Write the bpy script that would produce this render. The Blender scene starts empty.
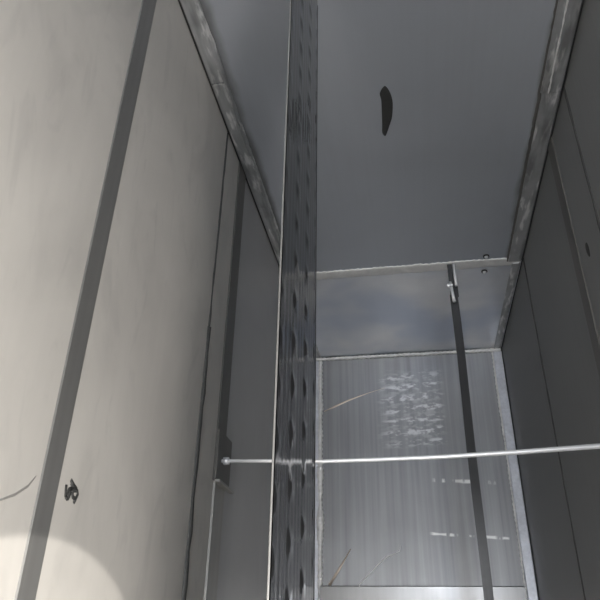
import bpy, bmesh, math, random
from mathutils import Vector, Matrix, noise as mnoise

# ---------------------------------------------------------------- camera, world, lights, exposure
S = 1.2                      # metres from the lens up to the tank ceiling; all V() values are multiples of it
scene = bpy.context.scene
COL = scene.collection
def V(x, y, z): return Vector((x * S, y * S, z * S))

cam_data = bpy.data.cameras.new('camera')
cam_data.sensor_width = 36.0
cam_data.lens = 36.0 * 641.0 / 600.0
cam_data.clip_start = 0.01
cam = bpy.data.objects.new('camera', cam_data)
COL.objects.link(cam)
# world axes seen from the camera (x right, y down, z forward), found from the vanishing points
ax = Vector((0.98502385, -0.06849504, -0.15822908))
ay = Vector((0.17152799, 0.48242248, 0.85898003))
az = Vector((0.0174974, -0.87325654, 0.48694647))
right = Vector((ax[0], ay[0], az[0]))
down = Vector((ax[1], ay[1], az[1]))
fwd = Vector((ax[2], ay[2], az[2]))
m = Matrix((right, -down, -fwd)).transposed().to_4x4()
cam.matrix_world = m
scene.camera = cam

world = bpy.data.worlds.new('world')
scene.world = world
world.use_nodes = True
bgn = world.node_tree.nodes['Background']
bgn.inputs['Color'].default_value = (0.62, 0.75, 1.0, 1)
bgn.inputs['Strength'].default_value = 1.0

def lamp(name, kind, loc, direction, energy, color, **kw):
    d = bpy.data.lights.new(name, kind)
    d.energy = energy; d.color = color
    for k, v in kw.items(): setattr(d, k, v)
    o = bpy.data.objects.new(name, d)
    COL.objects.link(o)
    o.location = loc
    o.rotation_euler = Vector(direction).to_track_quat('-Z', 'Y').to_euler()
    return o

MAN_Y, MAN_Z, MAN_R = -0.33, -0.27, 0.23
NECK = 0.10                                    # length in metres of the added neck that limits the side light
SKEW = -0.05                                   # the neck leans back by this much        # unseen round opening added to the right wall for the side light
REAR_R = 0.15                                  # unseen round opening added to the rear wall for fill light
lamp('added_side_light', 'AREA', V(0.343, MAN_Y, MAN_Z) + Vector((NECK, SKEW, 0)), (-1, 0.32, -0.45), 76.0,  # added light in an unseen side opening, brightens the left wall
     (1.0, 0.95, 0.89), shape='DISK', size=2 * MAN_R * S)
lamp('added_rear_fill', 'AREA', V(0.17, -1.0, 0.10) + Vector((0, -0.10, 0)), (0, 1, 0.15), 20.0,  # added fill light behind the lens, in an unseen rear opening
     (0.88, 0.93, 1.0), shape='DISK', size=2 * REAR_R * S)
lamp('inspection_torch', 'SPOT', V(0.2, -0.1, -0.1), (-0.642, 0.765, 0.044), 68.0,
     (1.0, 0.95, 0.88), spot_size=math.radians(20.7), spot_blend=0.10, shadow_soft_size=0.004)

vs = scene.view_settings
vs.view_transform = 'Standard'
try: vs.look = 'None'
except Exception: pass
vs.gamma = 1.0
vs.use_curve_mapping = False
vs.exposure = -0.1

# ---------------------------------------------------------------- materials
MATS = {}
def steel(name, base, metallic=0.5, rough=0.45, streak_axis='z', streak=0.10, cloud=0.10, bump=0.02,
          cloud_scale=3.0, extra=None, rough_var=0.08, streak_scale=90.0):
    """brushed sheet metal: stretched grain, broad cloudy stains, fine relief"""
    if name in MATS: return MATS[name]
    mt = bpy.data.materials.new(name); mt.use_nodes = True
    nt = mt.node_tree; N = nt.nodes; L = nt.links
    b = N['Principled BSDF']
    b.inputs['Metallic'].default_value = metallic
    tc = N.new('ShaderNodeTexCoord')
    mp = N.new('ShaderNodeMapping')
    sc = {'x': (1.2, streak_scale, streak_scale), 'y': (streak_scale, 1.2, streak_scale), 'z': (streak_scale, streak_scale, 1.2)}[streak_axis]
    mp.inputs['Scale'].default_value = sc
    L.new(tc.outputs['Object'], mp.inputs['Vector'])
    n1 = N.new('ShaderNodeTexNoise'); n1.inputs['Scale'].default_value = 1.0; n1.inputs['Detail'].default_value = 3
    L.new(mp.outputs['Vector'], n1.inputs['Vector'])
    n2 = N.new('ShaderNodeTexNoise'); n2.inputs['Scale'].default_value = cloud_scale; n2.inputs['Detail'].default_value = 5
    n2.inputs['Distortion'].default_value = 0.8
    L.new(tc.outputs['Object'], n2.inputs['Vector'])
    def math_(op, a, c, clamp=False):
        n = N.new('ShaderNodeMath'); n.operation = op; n.use_clamp = clamp
        for i, v in enumerate((a, c)):
            if v is None: continue
            if isinstance(v, (int, float)): n.inputs[i].default_value = v
            else: L.new(v, n.inputs[i])
        return n.outputs[0]
    a = math_('MULTIPLY', math_('SUBTRACT', n1.outputs['Fac'], 0.5), streak * 2)
    c = math_('MULTIPLY', math_('SUBTRACT', n2.outputs['Fac'], 0.5), cloud * 2)
    f = math_('ADD', math_('ADD', a, c), 1.0)
    mul = N.new('ShaderNodeVectorMath'); mul.operation = 'SCALE'
    mul.inputs[0].default_value = base
    L.new(f, mul.inputs['Scale'])
    col = mul.outputs['Vector']
    if extra: col = extra(nt, tc, col, math_, b) or col
    L.new(col, b.inputs['Base Color'])
    r = math_('ADD', math_('MULTIPLY', math_('SUBTRACT', n2.outputs['Fac'], 0.5), rough_var * 2), rough, True)
    L.new(r, b.inputs['Roughness'])
    if bump:
        bp = N.new('ShaderNodeBump'); bp.inputs['Strength'].default_value = bump; bp.inputs['Distance'].default_value = 0.002
        L.new(n1.outputs['Fac'], bp.inputs['Height'])
        L.new(bp.outputs['Normal'], b.inputs['Normal'])
    MATS[name] = mt
    return mt

def mix_col(nt, fac, c1, c2):
    n = nt.nodes.new('ShaderNodeMix'); n.data_type = 'RGBA'
    nt.links.new(fac, n.inputs[0])
    for i, c in ((6, c1), (7, c2)):
        if isinstance(c, tuple): n.inputs[i].default_value = c
        else: nt.links.new(c, n.inputs[i])
    return n.outputs[2]
def ramp(nt, fac, lo, hi):
    n = nt.nodes.new('ShaderNodeMapRange'); n.interpolation_type = 'SMOOTHSTEP'
    n.inputs['From Min'].default_value = lo; n.inputs['From Max'].default_value = hi
    nt.links.new(fac, n.inputs['Value'])
    return n.outputs['Result']
def sep(nt, tc):
    n = nt.nodes.new('ShaderNodeSeparateXYZ'); nt.links.new(tc.outputs['Object'], n.inputs[0]); return n
def nz(nt, tc, scale, detail=4, stretch=(1, 1, 1), dist=0.0):
    mp = nt.nodes.new('ShaderNodeMapping'); mp.inputs['Scale'].default_value = stretch
    nt.links.new(tc.outputs['Object'], mp.inputs['Vector'])
    n = nt.nodes.new('ShaderNodeTexNoise'); n.inputs['Scale'].default_value = scale; n.inputs['Detail'].default_value = detail
    n.inputs['Distortion'].default_value = dist
    nt.links.new(mp.outputs['Vector'], n.inputs['Vector'])
    return n.outputs['Fac']

def ceiling_extra(nt, tc, col, M, b):
    # dark heat tint beside the corner welds, with a ragged inner edge
    s = sep(nt, tc)
    absx = M('ABSOLUTE', M('ADD', s.outputs['X'], 0.004 * S), None)
    w = M('ADD', absx, M('MULTIPLY', M('SUBTRACT', nz(nt, tc, 14.0, 4, (1, .35, 1)), 0.5), 0.05))
    tint = M('MULTIPLY', ramp(nt, w, 0.292 * S, 0.312 * S), 0.75)
    col = mix_col(nt, tint, col, (0.13, 0.125, 0.115, 1))
    return col

def blotchy(nt, tc, col, M, b):
    f = ramp(nt, nz(nt, tc, 60.0, 4, (1, .20, 1)), 0.52, 0.66)
    col = mix_col(nt, f, col, (0.85, 0.85, 0.85, 1))
    g = ramp(nt, nz(nt, tc, 30.0, 3, (1, .15, 1)), 0.48, 0.66)
    return mix_col(nt, M('MULTIPLY', g, 0.6), col, (0.16, 0.16, 0.16, 1))

def smudge_extra(nt, tc, col, M, b):
    # wiped hand-sized smudges
    f = M('MULTIPLY', ramp(nt, nz(nt, tc, 6.0, 6, (1, 1, .6), 1.6), 0.50, 0.68), 0.22)
    col = mix_col(nt, f, col, (0.40, 0.39, 0.375, 1))
    k = M('MULTIPLY', ramp(nt, nz(nt, tc, 11.0, 5, (1, 1.3, .5), 2.0), 0.56, 0.70), 0.14)
    return mix_col(nt, k, col, (0.34, 0.335, 0.33, 1))

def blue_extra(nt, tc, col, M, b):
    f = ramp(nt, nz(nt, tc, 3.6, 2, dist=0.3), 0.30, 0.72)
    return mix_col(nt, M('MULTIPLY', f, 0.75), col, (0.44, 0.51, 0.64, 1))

def end_extra(nt, tc, col, M, b):
    s = sep(nt, tc)
    # rubbed-out chalk writing: short rows of pale strokes inside one patch
    bx = M('MULTIPLY', ramp(nt, s.outputs['X'], -0.13 * S, -0.06 * S), M('SUBTRACT', 1.0, ramp(nt, s.outputs['X'], 0.09 * S, 0.13 * S)))
    bz = M('MULTIPLY', ramp(nt, s.outputs['Z'], 0.63 * S, 0.67 * S), M('SUBTRACT', 1.0, ramp(nt, s.outputs['Z'], 0.88 * S, 0.95 * S)))
    rows = M('ABSOLUTE', M('SINE', M('ADD', M('MULTIPLY', s.outputs['Z'], 62.0), M('MULTIPLY', s.outputs['X'], -5.0)), None), None)
    rows = ramp(nt, rows, 0.45, 0.95)
    st = ramp(nt, nz(nt, tc, 1.0, 4, (34, 34, 80), 0.15), 0.44, 0.62)
    chalk = M('MULTIPLY', M('MULTIPLY', bx, bz), M('ADD', M('MULTIPLY', M('MULTIPLY', rows, st), 0.50), M('MULTIPLY', st, 0.22)))
    col = mix_col(nt, chalk, col, (0.86, 0.87, 0.87, 1))
    # second line of water deposit dashes
    for zc, x0, x1, th in ((0.521, 0.05, 0.30, 0.008), (0.348, 0.03, 0.33, 0.006)):
        zz = M('ADD', s.outputs['Z'], M('MULTIPLY', s.outputs['X'], 0.07))
        d = M('ABSOLUTE', M('SUBTRACT', zz, (zc + 0.012) * S), None)
        ln = M('SUBTRACT', 1.0, ramp(nt, M('ADD', d, M('MULTIPLY', M('SUBTRACT', nz(nt, tc, 18.0, 3), .5), 0.012)), th * 0.3 * S, th * S))
        xm = M('MULTIPLY', ramp(nt, s.outputs['X'], x0 * S, (x0 + .02) * S), M('SUBTRACT', 1.0, ramp(nt, s.outputs['X'], (x1 - .05) * S, x1 * S)))
        dash = ramp(nt, nz(nt, tc, 1.0, 3, (34, 34, 8)), 0.46, 0.58)
        col = mix_col(nt, M('MULTIPLY', M('MULTIPLY', ln, xm), M('MULTIPLY', dash, 0.9)), col, (0.9, 0.9, 0.88, 1))
    return col

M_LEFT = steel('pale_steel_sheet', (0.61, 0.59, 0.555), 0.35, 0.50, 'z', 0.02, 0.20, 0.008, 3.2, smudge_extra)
M_LEFT_SHADED = steel('shaded_steel_sheet', (0.46, 0.462, 0.465), 0.5, 0.46, 'z', 0.03, 0.18, 0.008, 3.2)  # dim, cool shade on the far left wall put into the colour
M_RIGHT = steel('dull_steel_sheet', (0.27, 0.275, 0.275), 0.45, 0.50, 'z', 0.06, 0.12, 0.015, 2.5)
M_CEIL = steel('ceiling_steel_sheet', (0.51, 0.54, 0.59), 0.6, 0.46, 'y', 0.03, 0.14, 0.01, 2.0, ceiling_extra)
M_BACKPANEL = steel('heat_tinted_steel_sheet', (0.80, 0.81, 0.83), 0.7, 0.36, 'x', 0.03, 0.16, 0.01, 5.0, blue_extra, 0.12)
M_END = steel('end_wall_steel_sheet', (0.35, 0.355, 0.365), 0.65, 0.44, 'z', 0.34, 0.16, 0.05, 3.0, end_extra, 0.06, 60.0)
M_ENDLOW = steel('polished_end_sheet', (0.25, 0.25, 0.25), 0.70, 0.30, 'z', 0.10, 0.12, 0.03, 3.0)
M_BRIGHT = steel('ground_bright_steel', (0.80, 0.82, 0.88), 0.45, 0.40, 'y', 0.15, 0.25, 0.05, 18.0)
M_WELD = steel('weld_steel', (0.95, 0.95, 0.94), 0.15, 0.40, 'z', 0.1, 0.3, 0.05, 30.0)
M_SEAM = steel('seam_steel', (0.86, 0.86, 0.85), 0.35, 0.5, 'x', 0.1, 0.3, 0.05, 16.0)
M_FLANGE = steel('blotchy_flange_steel', (0.44, 0.45, 0.46), 0.6, 0.42, 'y', 0.12, 0.35, 0.04, 14.0, blotchy)
M_DULL = steel('grey_rib_steel', (0.40, 0.39, 0.37), 0.5, 0.42, 'z', 0.14, 0.10, 0.03, 4.0)
M_RIB = steel('dark_rib_steel', (0.25, 0.25, 0.245), 0.6, 0.38, 'z', 0.14, 0.10, 0.03, 4.0)
M_DARKRIB = steel('dim_rib_steel', (0.17, 0.165, 0.155), 0.55, 0.42, 'z', 0.12, 0.10, 0.03, 4.0)
M_BACKING = steel('joint_backing_steel', (0.09, 0.09, 0.088), 0.4, 0.6, 'z', 0.05, 0.1, 0.0, 4.0)
M_PLATE = steel('polished_dimpled_steel', (0.09, 0.092, 0.098), 0.8, 0.10, 'z', 0.30, 0.10, 0.03, 6.0, None, 0.04, 120.0)
M_ROD = steel('rod_steel', (0.84, 0.85, 0.87), 0.35, 0.35, 'x', 0.05, 0.08, 0.02, 20.0)
M_STRAP = steel('dark_strap_steel', (0.065, 0.065, 0.066), 0.6, 0.38, 'z', 0.25, 0.25, 0.05, 12.0)
M_BLACK = steel('black_smear', (0.035, 0.036, 0.035), 0.0, 0.6, 'z', 0.2, 0.3, 0.05, 30.0)
M_FLOOR = steel('floor_steel_sheet', (0.42, 0.42, 0.42), 0.6, 0.42, 'y', 0.08, 0.15, 0.02, 2.5)

# ---------------------------------------------------------------- mesh helpers
def link(name, me, mat, parent=None, kind=None, smooth=False):
    me.materials.clear(); me.materials.append(mat)
    if smooth:
        for p in me.polygons: p.use_smooth = True
    o = bpy.data.objects.new(name, me)
    COL.objects.link(o)
    if parent is not None:
        o.parent = parent
        o.location = -parent.location if parent.parent is None else Vector((0, 0, 0))
    if kind: o['kind'] = kind
    return o
def from_bm(name, bm):
    bmesh.ops.recalc_face_normals(bm, faces=bm.faces[:])
    me = bpy.data.meshes.new(name); bm.to_mesh(me); bm.free(); return me
def add_box(bm, lo, hi, bevel=0.0):
    t = bmesh.new()
    bmesh.ops.create_cube(t, size=1.0)
    for v in t.verts:
        v.co = Vector(((lo[i] + hi[i]) / 2 + v.co[i] * (hi[i] - lo[i]) for i in range(3)))
    if bevel: bmesh.ops.bevel(t, geom=t.edges[:], offset=bevel, segments=2, affect='EDGES', profile=0.5)
    me = bpy.data.meshes.new('tmp'); t.to_mesh(me); t.free(); bm.from_mesh(me); bpy.data.meshes.remove(me)
def box(name, lo, hi, mat, parent=None, bevel=0.0, kind=None):
    bm = bmesh.new(); add_box(bm, lo, hi, bevel)
    return link(name, from_bm(name, bm), mat, parent, kind)
def add_tube(bm, pts, rad, seg=10, cap=True, squash=None):
    """pts: list of Vectors, rad: float or list"""
    rings = []
    n = len(pts)
    t0 = (pts[1] - pts[0]).normalized()
    ref = Vector((0, 0, 1)) if abs(t0.z) < 0.8 else Vector((1, 0, 0))
    u = t0.cross(ref).normalized()
    for i, p in enumerate(pts):
        t = (pts[min(i + 1, n - 1)] - pts[max(i - 1, 0)]).normalized()
        u = (u - t * u.dot(t)).normalized(); w = t.cross(u)
        r = rad[i] if isinstance(rad, (list, tuple)) else rad
        rings.append([bm.verts.new(p + (u * math.cos(2 * math.pi * k / seg) + w * math.sin(2 * math.pi * k / seg)) * r) for k in range(seg)])
    for a, b in zip(rings, rings[1:]):
        for k in range(seg):
            bm.faces.new((a[k], a[(k + 1) % seg], b[(k + 1) % seg], b[k]))
    if cap:
        bm.faces.new(rings[0][::-1]); bm.faces.new(rings[-1])
def tube(name, pts, rad, mat, parent=None, seg=10, kind=None):
    bm = bmesh.new(); add_tube(bm, pts, rad, seg)
    return link(name, from_bm(name, bm), mat, parent, kind, True)
def weld(name, a, b, rad, mat, parent, rough=0.25, step=0.006, wander=0.0012, seed=0, lump=0.0):
    """a rippled weld bead half sunk along a -> b"""
    a, b = Vector(a), Vector(b)
    n = max(8, int((b - a).length / step)); pts = []; rr = []
    for i in range(n + 1):
        p = a.lerp(b, i / n); q = p * 60 + Vector((seed, 0, 0))
        pts.append(p + Vector((mnoise.noise(q), mnoise.noise(q + Vector((9, 0, 0))), mnoise.noise(q + Vector((0, 9, 0))))) * wander)
        r = rad * (1 + rough * (0.5 * math.sin(i * 1.9) + mnoise.noise(p * 25 + Vector((seed, 3, 0)))))
        if lump: r += lump * max(0, mnoise.noise(p * 7 + Vector((seed, 7, 1))))
        rr.append(max(r, rad * 0.3))
    return tube(name, pts, rr, mat, parent, 8)
def thing(name, loc, label, cat, group=None):
    o = bpy.data.objects.new(name, None); COL.objects.link(o)
    o.location = loc; o.empty_display_size = 0.05
    tag(o, label, cat, group); return o
def tag(o, label, cat, group=None):
    o['label'] = label; o['category'] = cat
    if group: o['group'] = group

# ---------------------------------------------------------------- the tank shell
XL, XR, YE, YR, ZF, ZC = -0.351 * S, 0.343 * S, 2.22 * S, -1.00 * S, -0.52 * S, 1.0 * S
T = 0.004                     # sheet thickness
SEAM_Y = 1.624 * S
SL = 0.04                     # backing thickness

wl = box('wall_left', (XL - SL, YR, ZF - SL), (XL - T, YE + SL, ZC + SL), M_BACKING, kind='structure')
we = box('wall_end', (XL - SL, YE + T, ZF - SL), (XR + SL, YE + SL, ZC + SL), M_BACKING, kind='structure')
fl = box('floor', (XL - T, YR, ZF - SL), (XR + T, YE + T, ZF), M_FLOOR, kind='structure')
ce = box('ceiling', (XL - T, YR, ZC + T), (XR + T, YE + T, ZC + SL), M_BACKING, kind='structure')

def holed_wall(name, axis, at, thick, u0, u1, w0, w1, cu, cw, r, mat):
    """wall slab with a round hole; axis 'x': u=y, 'y': u=x; w=z"""
    bm = bmesh.new(); n = 48
    def P(u, w, d):
        return Vector((at + d, u, w)) if axis == 'x' else Vector((u, at + d, w))
    def sq(t):
        c, s = math.cos(t), math.sin(t)
        k = min(((u1 - cu) if c > 0 else (u0 - cu)) / c if abs(c) > 1e-9 else 1e9, ((w1 - cw) if s > 0 else (w0 - cw)) / s if abs(s) > 1e-9 else 1e9)
        return cu + c * k, cw + s * k
    angs = sorted(set([2 * math.pi * i / n for i in range(n)] + [math.atan2(w - cw, u - cu) % (2 * math.pi) for u in (u0, u1) for w in (w0, w1)]))
    L = {}
    for d in (0, thick):
        L[d] = ([bm.verts.new(P(cu + r * math.cos(t), cw + r * math.sin(t), d)) for t in angs], [bm.verts.new(P(*sq(t), d)) for t in angs])
    q = len(angs)
    for i in range(q):
        j = (i + 1) % q
        for d in (0, thick): bm.faces.new((L[d][0][i], L[d][0][j], L[d][1][j], L[d][1][i]))
        for k in (0, 1): bm.faces.new((L[0][k][i], L[0][k][j], L[thick][k][j], L[thick][k][i]))
    return link(name, from_bm(name, bm), mat, None, 'structure')
wr = holed_wall('wall_right', 'x', XR + T, SL, YR, YE + SL, ZF - SL, ZC + SL, MAN_Y * S, MAN_Z * S, MAN_R * S, M_BACKING)
wb = holed_wall('wall_rear', 'y', YR - SL, SL, XL - SL, XR + SL, ZF - SL, ZC + SL, 0.17 * S, 0.10 * S, REAR_R * S, M_RIGHT)
def ring(name, c, axis, r, parent):
    bm = bmesh.new()
    pts = []
    for i in range(49):
        t = 2 * math.pi * i / 48
        pts.append(Vector((c[0], c[1] + r * math.cos(t), c[2] + r * math.sin(t))) if axis == 'x' else Vector((c[0] + r * math.cos(t), c[1], c[2] + r * math.sin(t))))
    add_tube(bm, pts, 0.008, 8, False)
    return link(name, from_bm(name, bm), M_BRIGHT, parent, None, True)
bm = bmesh.new()
add_tube(bm, [Vector((XR + T + .002, MAN_Y * S, MAN_Z * S)), Vector((XR + NECK + .03, MAN_Y * S + SKEW * 1.08, MAN_Z * S))], MAN_R * S + .002, 48, False)
link('side_light_neck', from_bm('side_light_neck', bm), M_RIGHT, wr, None, True)  # unseen tube added to limit where the side light falls
ring('light_opening_rim', (XR + T + .002, MAN_Y * S, MAN_Z * S), 'x', MAN_R * S + .004, wr)  # rims of the two added light openings
ring('light_opening_rim', (0.17 * S, YR - .002, 0.10 * S), 'y', REAR_R * S + .004, wb)

# left wall: sheets split at the joints, raised ribs
G = 0.0022
def left_sheet(y0, y1): return box('panel', (XL - T, y0 * S, ZF), (XL, y1 * S, ZC - 0.003), M_LEFT if y1 < 1.12 else M_LEFT_SHADED, wl, 0.0008)  # past the second rib the shade is in the sheet colour
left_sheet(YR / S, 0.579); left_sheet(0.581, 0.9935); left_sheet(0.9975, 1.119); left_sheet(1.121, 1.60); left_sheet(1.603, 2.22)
def wall_rib(name, xw, sgn, y0, y1, z0, z1, h, mat, parent, d0=0.0, d1=0.0):
    """trapezoid flat rib standing off a side wall"""
    bm = bmesh.new(); s = 0.002
    prof = [(y0 - s, 0), (y0, h), (y1, h), (y1 + s, 0)]
    lo = [bm.verts.new((xw + sgn * p[1], p[0] + (d0 if k < 2 else d1), z0)) for k, p in enumerate(prof)]
    hi = [bm.verts.new((xw + sgn * p[1], p[0], z1)) for p in prof]
    for i in range(3): bm.faces.new((lo[i], lo[i + 1], hi[i + 1], hi[i]))
    bm.faces.new((lo[3], lo[0], hi[0], hi[3])); bm.faces.new(lo); bm.faces.new(hi)
    return link(name, from_bm(name, bm), mat, parent)
wall_rib('rib', XL, 1, 0.564 * S, 0.602 * S, ZF, ZC - .004, 0.0016, M_RIB, wl, 0.0, -0.013 * S)
wall_rib('rib', XL, 1, 1.093 * S, 1.148 * S, 0.27 * S, ZC - .004, 0.003, M_DARKRIB, wl)
wall_rib('rib', XL, 1, 1.100 * S, 1.160 * S, ZF, 0.268 * S, 0.004, M_DULL, wl)
# sealant line in the left joint, thicker lower down
weld('joint_sealant', (XL - .002, 0.9955 * S, 0.52 * S), (XL - .002, 0.9955 * S, ZC - .01), 0.0050, M_BACKING, wl, 0.12, 0.03, .002, 3)
weld('joint_sealant', (XL - .001, 0.999 * S, ZF), (XL - .001, 0.995 * S, 0.52 * S), 0.0070, M_BACKING, wl, 0.12, 0.03, .002, 5)

o = tube('scratch', [Vector((XL, y * S, z * S)) for y, z in [(0.4791, 0.1012), (0.5091, 0.113), (0.5286, 0.1219), (0.5454, 0.1332), (0.5546, 0.1445)]], [.0006, .0013, .0018, .0016, .0006], M_DULL, wl, 6)
for v in o.data.vertices: v.co.x = XL + (v.co.x - XL) * 0.2

# right wall
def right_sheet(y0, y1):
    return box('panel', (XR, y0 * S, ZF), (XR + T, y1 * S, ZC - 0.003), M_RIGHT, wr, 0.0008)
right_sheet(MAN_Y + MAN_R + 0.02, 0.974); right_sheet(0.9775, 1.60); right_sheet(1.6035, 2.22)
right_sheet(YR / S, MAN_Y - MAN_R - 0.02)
for k, yy in enumerate((0.9757, 1.6017)):
    weld('joint_sealant', (XR + .0025, yy * S, ZF), (XR + .001, yy * S, ZC - .01), 0.0048, M_BACKING, wr, 0.15, 0.03, .001, 50 + k)
wall_rib('rib', XR, -1, 1.118 * S, 1.158 * S, ZF, ZC - .004, 0.003, M_DARKRIB, wr)

# ceiling: front sheet and tinted back sheet
FW = 0.026 * S
box('panel', (XL + .002, YR, ZC), (XR - .002, SEAM_Y - .0015, ZC + T), M_CEIL, ce, 0.0008)
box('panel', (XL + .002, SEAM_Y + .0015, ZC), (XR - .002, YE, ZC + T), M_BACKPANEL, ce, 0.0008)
o = weld('weld_bead', (XL + .007, SEAM_Y, ZC - .001), (XR - .007, SEAM_Y, ZC - .001), 0.010, M_SEAM, ce, 0.15, 0.006, .001, 1)
for v in o.data.vertices:
    v.co.z = ZC + (v.co.z - ZC) * 0.35; v.co.y = SEAM_Y + (v.co.y - SEAM_Y) * 2.8
def flange(x0, x1, y0, y1, z0=0.0, mat=None, h=0.006):
    return box('corner_flange', (x0, y0 * S, ZC - z0 - h), (x1, y1 * S, ZC - z0), mat or M_FLANGE, ce, 0.002)
flange(XL + .005, XL + .005 + FW, -0.69, 0.86); flange(XL + .005, XL + .004 + FW, 0.864, 1.62)
flange(XL + .005, XL + .004 + FW, 1.63, 2.21)
flange(XR - .006 - FW * 1.5, XR - .006, -0.69, 0.985, 0, M_FLANGE, 0.009); flange(XR - .006 - FW * 1.35, XR - .006, 0.987, 1.62)
flange(XR - .006 - FW * 0.9, XR - .006, 1.63, 2.21)
weld('weld_bead', (XL + .008 + FW, -0.6 * S, ZC - .001), (XL + .008 + FW, 1.62 * S, ZC - .001), 0.0045, M_FLANGE, ce, 0.15, 0.012, .002, 11, .005)
weld('weld_bead', (XR - .010 - FW * 1.5, -0.6 * S, ZC - .001), (XR - .008 - FW * 1.35, 1.62 * S, ZC - .001), 0.004, M_DARKRIB, ce, 0.15, 0.012, .002, 17, .003)
weld('weld_bead', (XR - .035, 0.5 * S, ZC - .009), (XR - .035, 0.985 * S, ZC - .009), 0.002, M_SEAM, ce, 0.5, 0.008, .001, 23)

# end wall: upper sheet, lower sheet, framed by flanges and beads
ZS = 0.200 * S
box('panel', (XL + .004, YE, ZS + .002), (XR - .004, YE + T, ZC - .006), M_END, we, 0.0008)
o = box('panel', (XL + .034, YE - .003, -0.12 * S), (XR - .046, YE + T, ZS - .002), M_ENDLOW, we, 0.0008)
for v in o.data.vertices:
    if v.co.y < YE: v.co.y -= 0.06 * (v.co.z + 0.12 * S)
box('panel', (XL + .004, YE - .003, ZF), (XR - .004, YE + T, -0.122 * S), M_END, we, 0.0008)
box('corner_flange', (XL + .004, YE - .010, ZF), (XL + .026, YE, ZC - .02), M_BRIGHT, we, 0.003)
box('corner_flange', (XR - .040, YE - .012, ZF), (XR - .004, YE, ZC - .02), M_BRIGHT, we, 0.003)
weld('weld_bead', (XL + .032, YE - .005, ZF), (XL + .032, YE - .005, ZC - .02), 0.0095, M_WELD, we, 0.4, 0.006, .0012, 31, .012)
weld('weld_bead', (XR - .043, YE - .003, ZF), (XR - .043, YE - .003, ZC - .02), 0.004, M_WELD, we, 0.5, 0.006, .0012, 37, .006)
weld('weld_bead', (XL + .006, YE - .004, ZC - .010), (XR - .006, YE - .004, ZC - .010), 0.008, M_WELD, we, 0.22, 0.006, .001, 41)
def on_end(x, z, d=0.0006): return Vector((x * S, YE - d, z * S))
tube('scratch', [on_end(*p) for p in ((-.205, .18), (-.197, .206), (-.176, .228), (-.154, .246), (-.140, .262), (-.124, .275), (-.104, .290), (-.08, .298), (-.066, .304), (-.06, .325))],
     [.001, .002, .0027, .0028, .002, .002, .0024, .002, .0016, .001], M_WELD, we, 6)

M_SCUFF = steel('warm_scuffed_steel', (0.80, 0.70, 0.60), 0.5, 0.40, 'z', 0.1, 0.2, 0.03, 12.0)  # warm reflections on the end wall, drawn as coloured streaks
for pts_, w_ in ((((-.295, .203), (-.262, .252), (-.224, .312)), (.0070, .0055, .0018)), (((-.312, .785), (-.27, .803), (-.216, .826), (-.15, .848), (-.086, .866)), (.002, .005, .0042, .002, .0008))):
    tube('scuff', [on_end(*p, 0.0) for p in pts_], list(w_), M_SCUFF, we, 6)
for o in we.children:
    if o.name.startswith('scuff'):
        for v in o.data.vertices: v.co.y = YE + (v.co.y - YE) * 0.2

# ---------------------------------------------------------------- dimpled cooling plate hanging in the middle
PX = -0.107 * S; PY0, PY1 = 0.482 * S, 0.680 * S; PZ0, PZ1 = ZF + 0.09, 0.984 * S
plate = thing('cooling_plate', Vector((PX, (PY0 + PY1) / 2, PZ0)),
              'tall dark polished dimpled steel plate hanging edge-on down the middle of the tank', 'metal plate')
def plate_sheet(side):
    ny, nz_ = 90, 420
    cr = 0.05
    pitch_y, pitch_z = (PY1 - PY0) / 3.0, 0.055
    def ztop(y):
        d = max(0.0, y - (PY1 - cr)); d2 = max(0.0, (PY0 + cr) - y); d = max(d, d2)
        return PZ1 - cr + math.sqrt(max(0, cr * cr - d * d))
    vs_, fs = [], []
    for i in range(ny + 1):
        y = PY0 + (PY1 - PY0) * i / ny
        zt = ztop(y)
        for j in range(nz_ + 1):
            z = PZ0 + (zt - PZ0) * j / nz_
            q = 0.0                                             # staggered rows of pressed dimples
            for col in (0, 1, 2, 3):
                yc = PY0 + pitch_y * col
                if abs(y - yc) > .03: continue
                off = 0.5 if col % 2 else 0.0
                k = (z - PZ0) / pitch_z - off
                dz = (k - round(k)) * pitch_z
                q += math.exp(-((y - yc) / .012) ** 2 - (dz / .011) ** 2)
            q = q + 0.04 * math.sin(y * 330.0) + 0.02 * math.sin(y * 810.0 + 1.0)
            edge = min(1, (y - PY0) / .014, (PY1 - y) / .014, (zt - z) / .014, (z - PZ0) / .014)
            edge = max(0, edge); edge = edge * edge * (3 - 2 * edge)
            vs_.append((PX + side * (0.0016 + 0.0019 * q * edge), y, z))
    w = nz_ + 1
    for i in range(ny):
        for j in range(nz_):
            f = (i * w + j, (i + 1) * w + j, (i + 1) * w + j + 1, i * w + j + 1)
            fs.append(f if side > 0 else f[::-1])
    me = bpy.data.meshes.new('dimpled_sheet'); me.from_pydata(vs_, [], fs); me.update()
    return link('dimpled_sheet', me, M_PLATE, plate, None, True)
plate_sheet(1); plate_sheet(-1)
o = box('rim', (PX - .0012, PY0 - .002, PZ0), (PX + .0008, PY0, PZ1 - .04), M_RIB, plate, 0.0006)
o['label'] = 'bright bare steel edge strip'
box('rim', (PX - .0022, PY1, PZ0), (PX + .0022, PY1 + .003, PZ1 - .05), M_PLATE, plate, 0.0006)
box('hanger', (PX - .004, PY0 + .08, PZ1 - .012), (PX + .004, PY0 + .14, ZC), M_RIB, plate, 0.001)
for yy in (PY0 + .02, PY1 - .04):
    box('foot', (PX - .006, yy, ZF), (PX + .006, yy + .02, PZ0 + .004), M_RIB, plate, 0.001)

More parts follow.
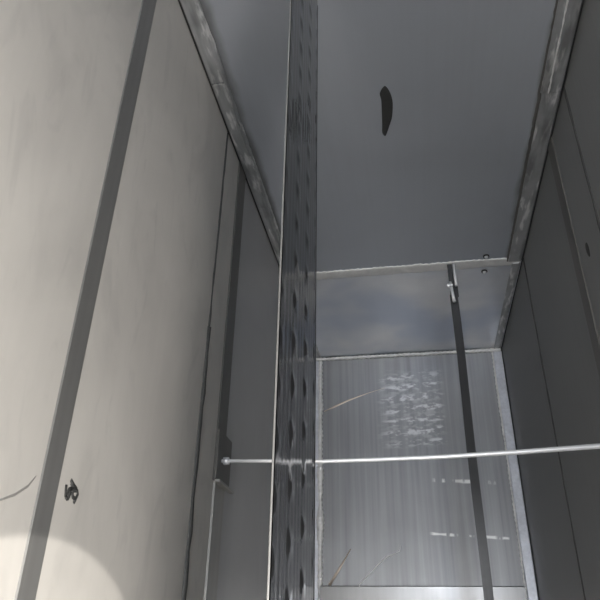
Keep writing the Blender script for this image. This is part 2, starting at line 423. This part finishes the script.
# ---------------------------------------------------------------- tie rod across the tank
ry0, rz0, ry1, rz1 = 1.118 * S, 0.309 * S, 1.140 * S, 0.3230 * S
rod = thing('tie_rod', Vector((XL, ry0, rz0)), 'thin shiny steel rod running level across the tank from wall to wall', 'rod')
rod_pts = [V(-.3505, 1.1180, .3097), V(-.2463, 1.1213, .3075), V(-.165, 1.1239, .3050), V(-.06, 1.1272, .3062), V(.0447, 1.1305, .3085), V(.1799, 1.1348, .3143), V(.3118, 1.139, .3216), V(.3425, 1.140, .3235)]
tube('rod', rod_pts, [.0040, .0040, .0042, .0044, .0047, .0052, .0057, .0057], M_ROD, rod, 12)
tube('nut', [Vector((XL + .012, ry0, rz0)), Vector((XL + .024, ry0, rz0))], .0085, M_ROD, rod, 6)
tube('nut', [Vector((XR - .022, ry1, rz1)), Vector((XR - .005, ry1, rz1))], .010, M_ROD, rod, 6)
# dark clip that holds the rod on the left wall rib
clip = thing('rod_clip', Vector((XL, 1.14 * S, 0.268 * S)), 'dark folded steel clip on the left wall rib holding the rod end', 'bracket')
bm = bmesh.new()
add_box(bm, (XL + .0032, 1.092 * S, 0.272 * S), (XL + .0075, 1.178 * S, 0.362 * S), .001)
link('clip_plate', from_bm('clip_plate', bm), M_DARKRIB, clip)
bm = bmesh.new()
add_box(bm, (XL + .0042, 1.092 * S, 0.266 * S), (XL + .016, 1.190 * S, 0.271 * S), .001)
link('lip', from_bm('lip', bm), M_DULL, clip)

# ---------------------------------------------------------------- strap hanging from the ceiling seam
SX, SY = 0.1415 * S, 1.612 * S
strap = thing('hanging_strap', Vector((SX, SY, ZF)), 'long dark flat strap hanging from a small clamp at the ceiling seam', 'strap')
bm = bmesh.new(); pts = []
for i in range(61):
    z = ZF + (0.895 * S - ZF) * i / 60
    pts.append((SX + .0012 * math.sin(z * 9), SY, z, 0.35 * math.sin(z * 2.2) - .25))
rings = []
for (x, y, z, tw) in pts:
    hw, ht = .0128, .0035
    c, s = math.cos(tw), math.sin(tw)
    rings.append([bm.verts.new((x + a * c - b * s, y + a * s + b * c, z)) for a, b in ((-hw, -ht), (hw, -ht), (hw, ht), (-hw, ht))])
for a, b in zip(rings, rings[1:]):
    for k in range(4): bm.faces.new((a[k], a[(k + 1) % 4], b[(k + 1) % 4], b[k]))
bm.faces.new(rings[0][::-1]); bm.faces.new(rings[-1])
link('strap_band', from_bm('strap_band', bm), M_STRAP, strap)
box('hook_plate', (SX - .011, SY - .002, 0.890 * S), (SX + .016, SY + .006, ZC - .004), M_STRAP, strap, .001)
tube('pin', [V(.1505, 1.604, .920), V(.1495, 1.604, .992)], .0052, M_ROD, strap, 10)
tube('pin', [V(.1405, 1.602, .868), V(.1335, 1.602, .932)], .0055, M_ROD, strap, 10)
bm = bmesh.new(); add_tube(bm, [V(.128, 1.600, .921), V(.140, 1.600, .922)], .0035, 8)
add_tube(bm, [V(.1255, 1.600, .921), V(.1300, 1.600, .921)], .0065, 6)
link('clamp_bolt', from_bm('clamp_bolt', bm), M_ROD, strap)

# ---------------------------------------------------------------- dome screws beside the ceiling seam
def screw(x, y, label):
    t = thing('dome_screw', Vector((x * S, y * S, ZC)), label, 'screw', 'dome screws by the ceiling seam')
    bm = bmesh.new(); R = .0068; rows = []
    for k in range(5):
        a = k / 4 * math.pi / 2
        rows.append([bm.verts.new((x * S + R * math.cos(a) * math.cos(2 * math.pi * j / 14) if k < 4 else x * S + .0004 * math.cos(2 * math.pi * j / 14),
                                   y * S + R * math.cos(a) * math.sin(2 * math.pi * j / 14) if k < 4 else y * S + .0004 * math.sin(2 * math.pi * j / 14),
                                   ZC - .003 - .007 * math.sin(a))) for j in range(14)])
    for a, b in zip(rows, rows[1:]):
        for j in range(14): bm.faces.new((a[j], a[(j + 1) % 14], b[(j + 1) % 14], b[j]))
    bm.faces.new(rows[-1]); bm.faces.new(rows[0])
    link('screw_head', from_bm('screw_head', bm), M_ROD, t, None, True)
    bm = bmesh.new(); add_tube(bm, [Vector((x * S, y * S, ZC - .0035)), Vector((x * S, y * S, ZC))], .0105, 16)
    link('washer', from_bm('washer', bm), M_BLACK, t)
screw(0.240, 1.586, 'small dome screw in the dark ceiling sheet just in front of the seam')
screw(0.241, 1.668, 'small dome screw in the paler ceiling sheet just behind the seam')

# ---------------------------------------------------------------- smears and marks
def blob(name, outline, frame, h, mat):
    """thin rounded deposit; outline in plane coords, frame maps (u,v,depth) -> world"""
    bm = bmesh.new()
    cu = sum(p[0] for p in outline) / len(outline); cv = sum(p[1] for p in outline) / len(outline)
    rows = []
    for k, d in ((1.0, 0.0), (0.96, .6), (0.8, .9), (0.4, 1.0)):
        rows.append([bm.verts.new(frame(cu + (u - cu) * k, cv + (v - cv) * k, h * d)) for u, v in outline])
    n = len(outline)
    for a, b in zip(rows, rows[1:]):
        for i in range(n): bm.faces.new((a[i], a[(i + 1) % n], b[(i + 1) % n], b[i]))
    bm.faces.new(rows[-1]); bm.faces.new(rows[0][::-1])
    return link(name, from_bm(name, bm), mat, None, None, True)
def smooth_loop(pts, n=4):
    out = []; L = len(pts)
    for i in range(L):
        p0, p1, p2, p3 = (Vector(pts[(i + k) % L]) for k in (-1, 0, 1, 2))
        for s in range(n):
            t = s / n
            q = 0.5 * ((2 * p1) + (p2 - p0) * t + (2 * p0 - 5 * p1 + 4 * p2 - p3) * t * t + (3 * p1 - p0 - 3 * p2 + p3) * t ** 3)
            out.append((q[0], q[1]))
    return out
CEIL_SMEAR = [(-0.0071, 0.9228), (-0.0175, 0.9396), (-0.0159, 0.9587), (-0.0165, 0.9864), (-0.0182, 1.0298), (-0.0194, 1.0539), (-0.0135, 1.0641), (-0.0085, 1.0525), (-0.0015, 1.0294), (0.0037, 1.0096), (0.0069, 0.9761), (0.0057, 0.954), (0.0007, 0.9345)]
o = blob('black_smear', smooth_loop(CEIL_SMEAR), lambda u, v, d: Vector((u * S, v * S, ZC - d)), .0015, M_BLACK)
tag(o, 'long curved black smear on the ceiling sheet', 'smear')
o = blob('dark_smudge', smooth_loop([(1.070, .684), (1.060, .680), (1.056, .664), (1.060, .651), (1.068, .656), (1.074, .672)]),
         lambda u, v, d: Vector((XR - d, u * S, v * S)), .001, M_BLACK)
tag(o, 'small dark smudge on the right wall beside its rib', 'smudge')

# scribbled ink mark on the left wall
mark = thing('ink_mark', Vector((XL, 0.622 * S, 0.13 * S)), 'small black scribbled ink mark low on the left wall beside the wide rib', 'ink mark')
def px(u, v):   # u along depth, v up, in marks of the scribble
    return Vector((XL + .0008, (0.6230 + u * 0.0138) * S, (0.1460 + v * 0.0110) * S))
strokes = [[((x - 307) / 112, (312 - y) / 150) for x, y in st] for st in (
    [(262, 180), (320, 225), (385, 265)],
    [(275, 215), (335, 255)],
    [(205, 265), (212, 340), (230, 425)],
    [(225, 420), (262, 310), (300, 285)],
    [(300, 285), (288, 370), (268, 440)],
    [(230, 420), (268, 440)],
    [(320, 260), (318, 330)],
    [(320, 330), (345, 290), (400, 280), (415, 320), (400, 370), (375, 455)],
    [(320, 330), (345, 385), (385, 395)],
)]
for st in strokes:
    tube('stroke', [px(*p) for p in st], [.0029] * len(st), M_BLACK, mark, 6)
# flatten the strokes on to the wall
for o in mark.children:
    for v in o.data.vertices: v.co.x = XL + (v.co.x - XL - .0008) * 0.25 + .0008
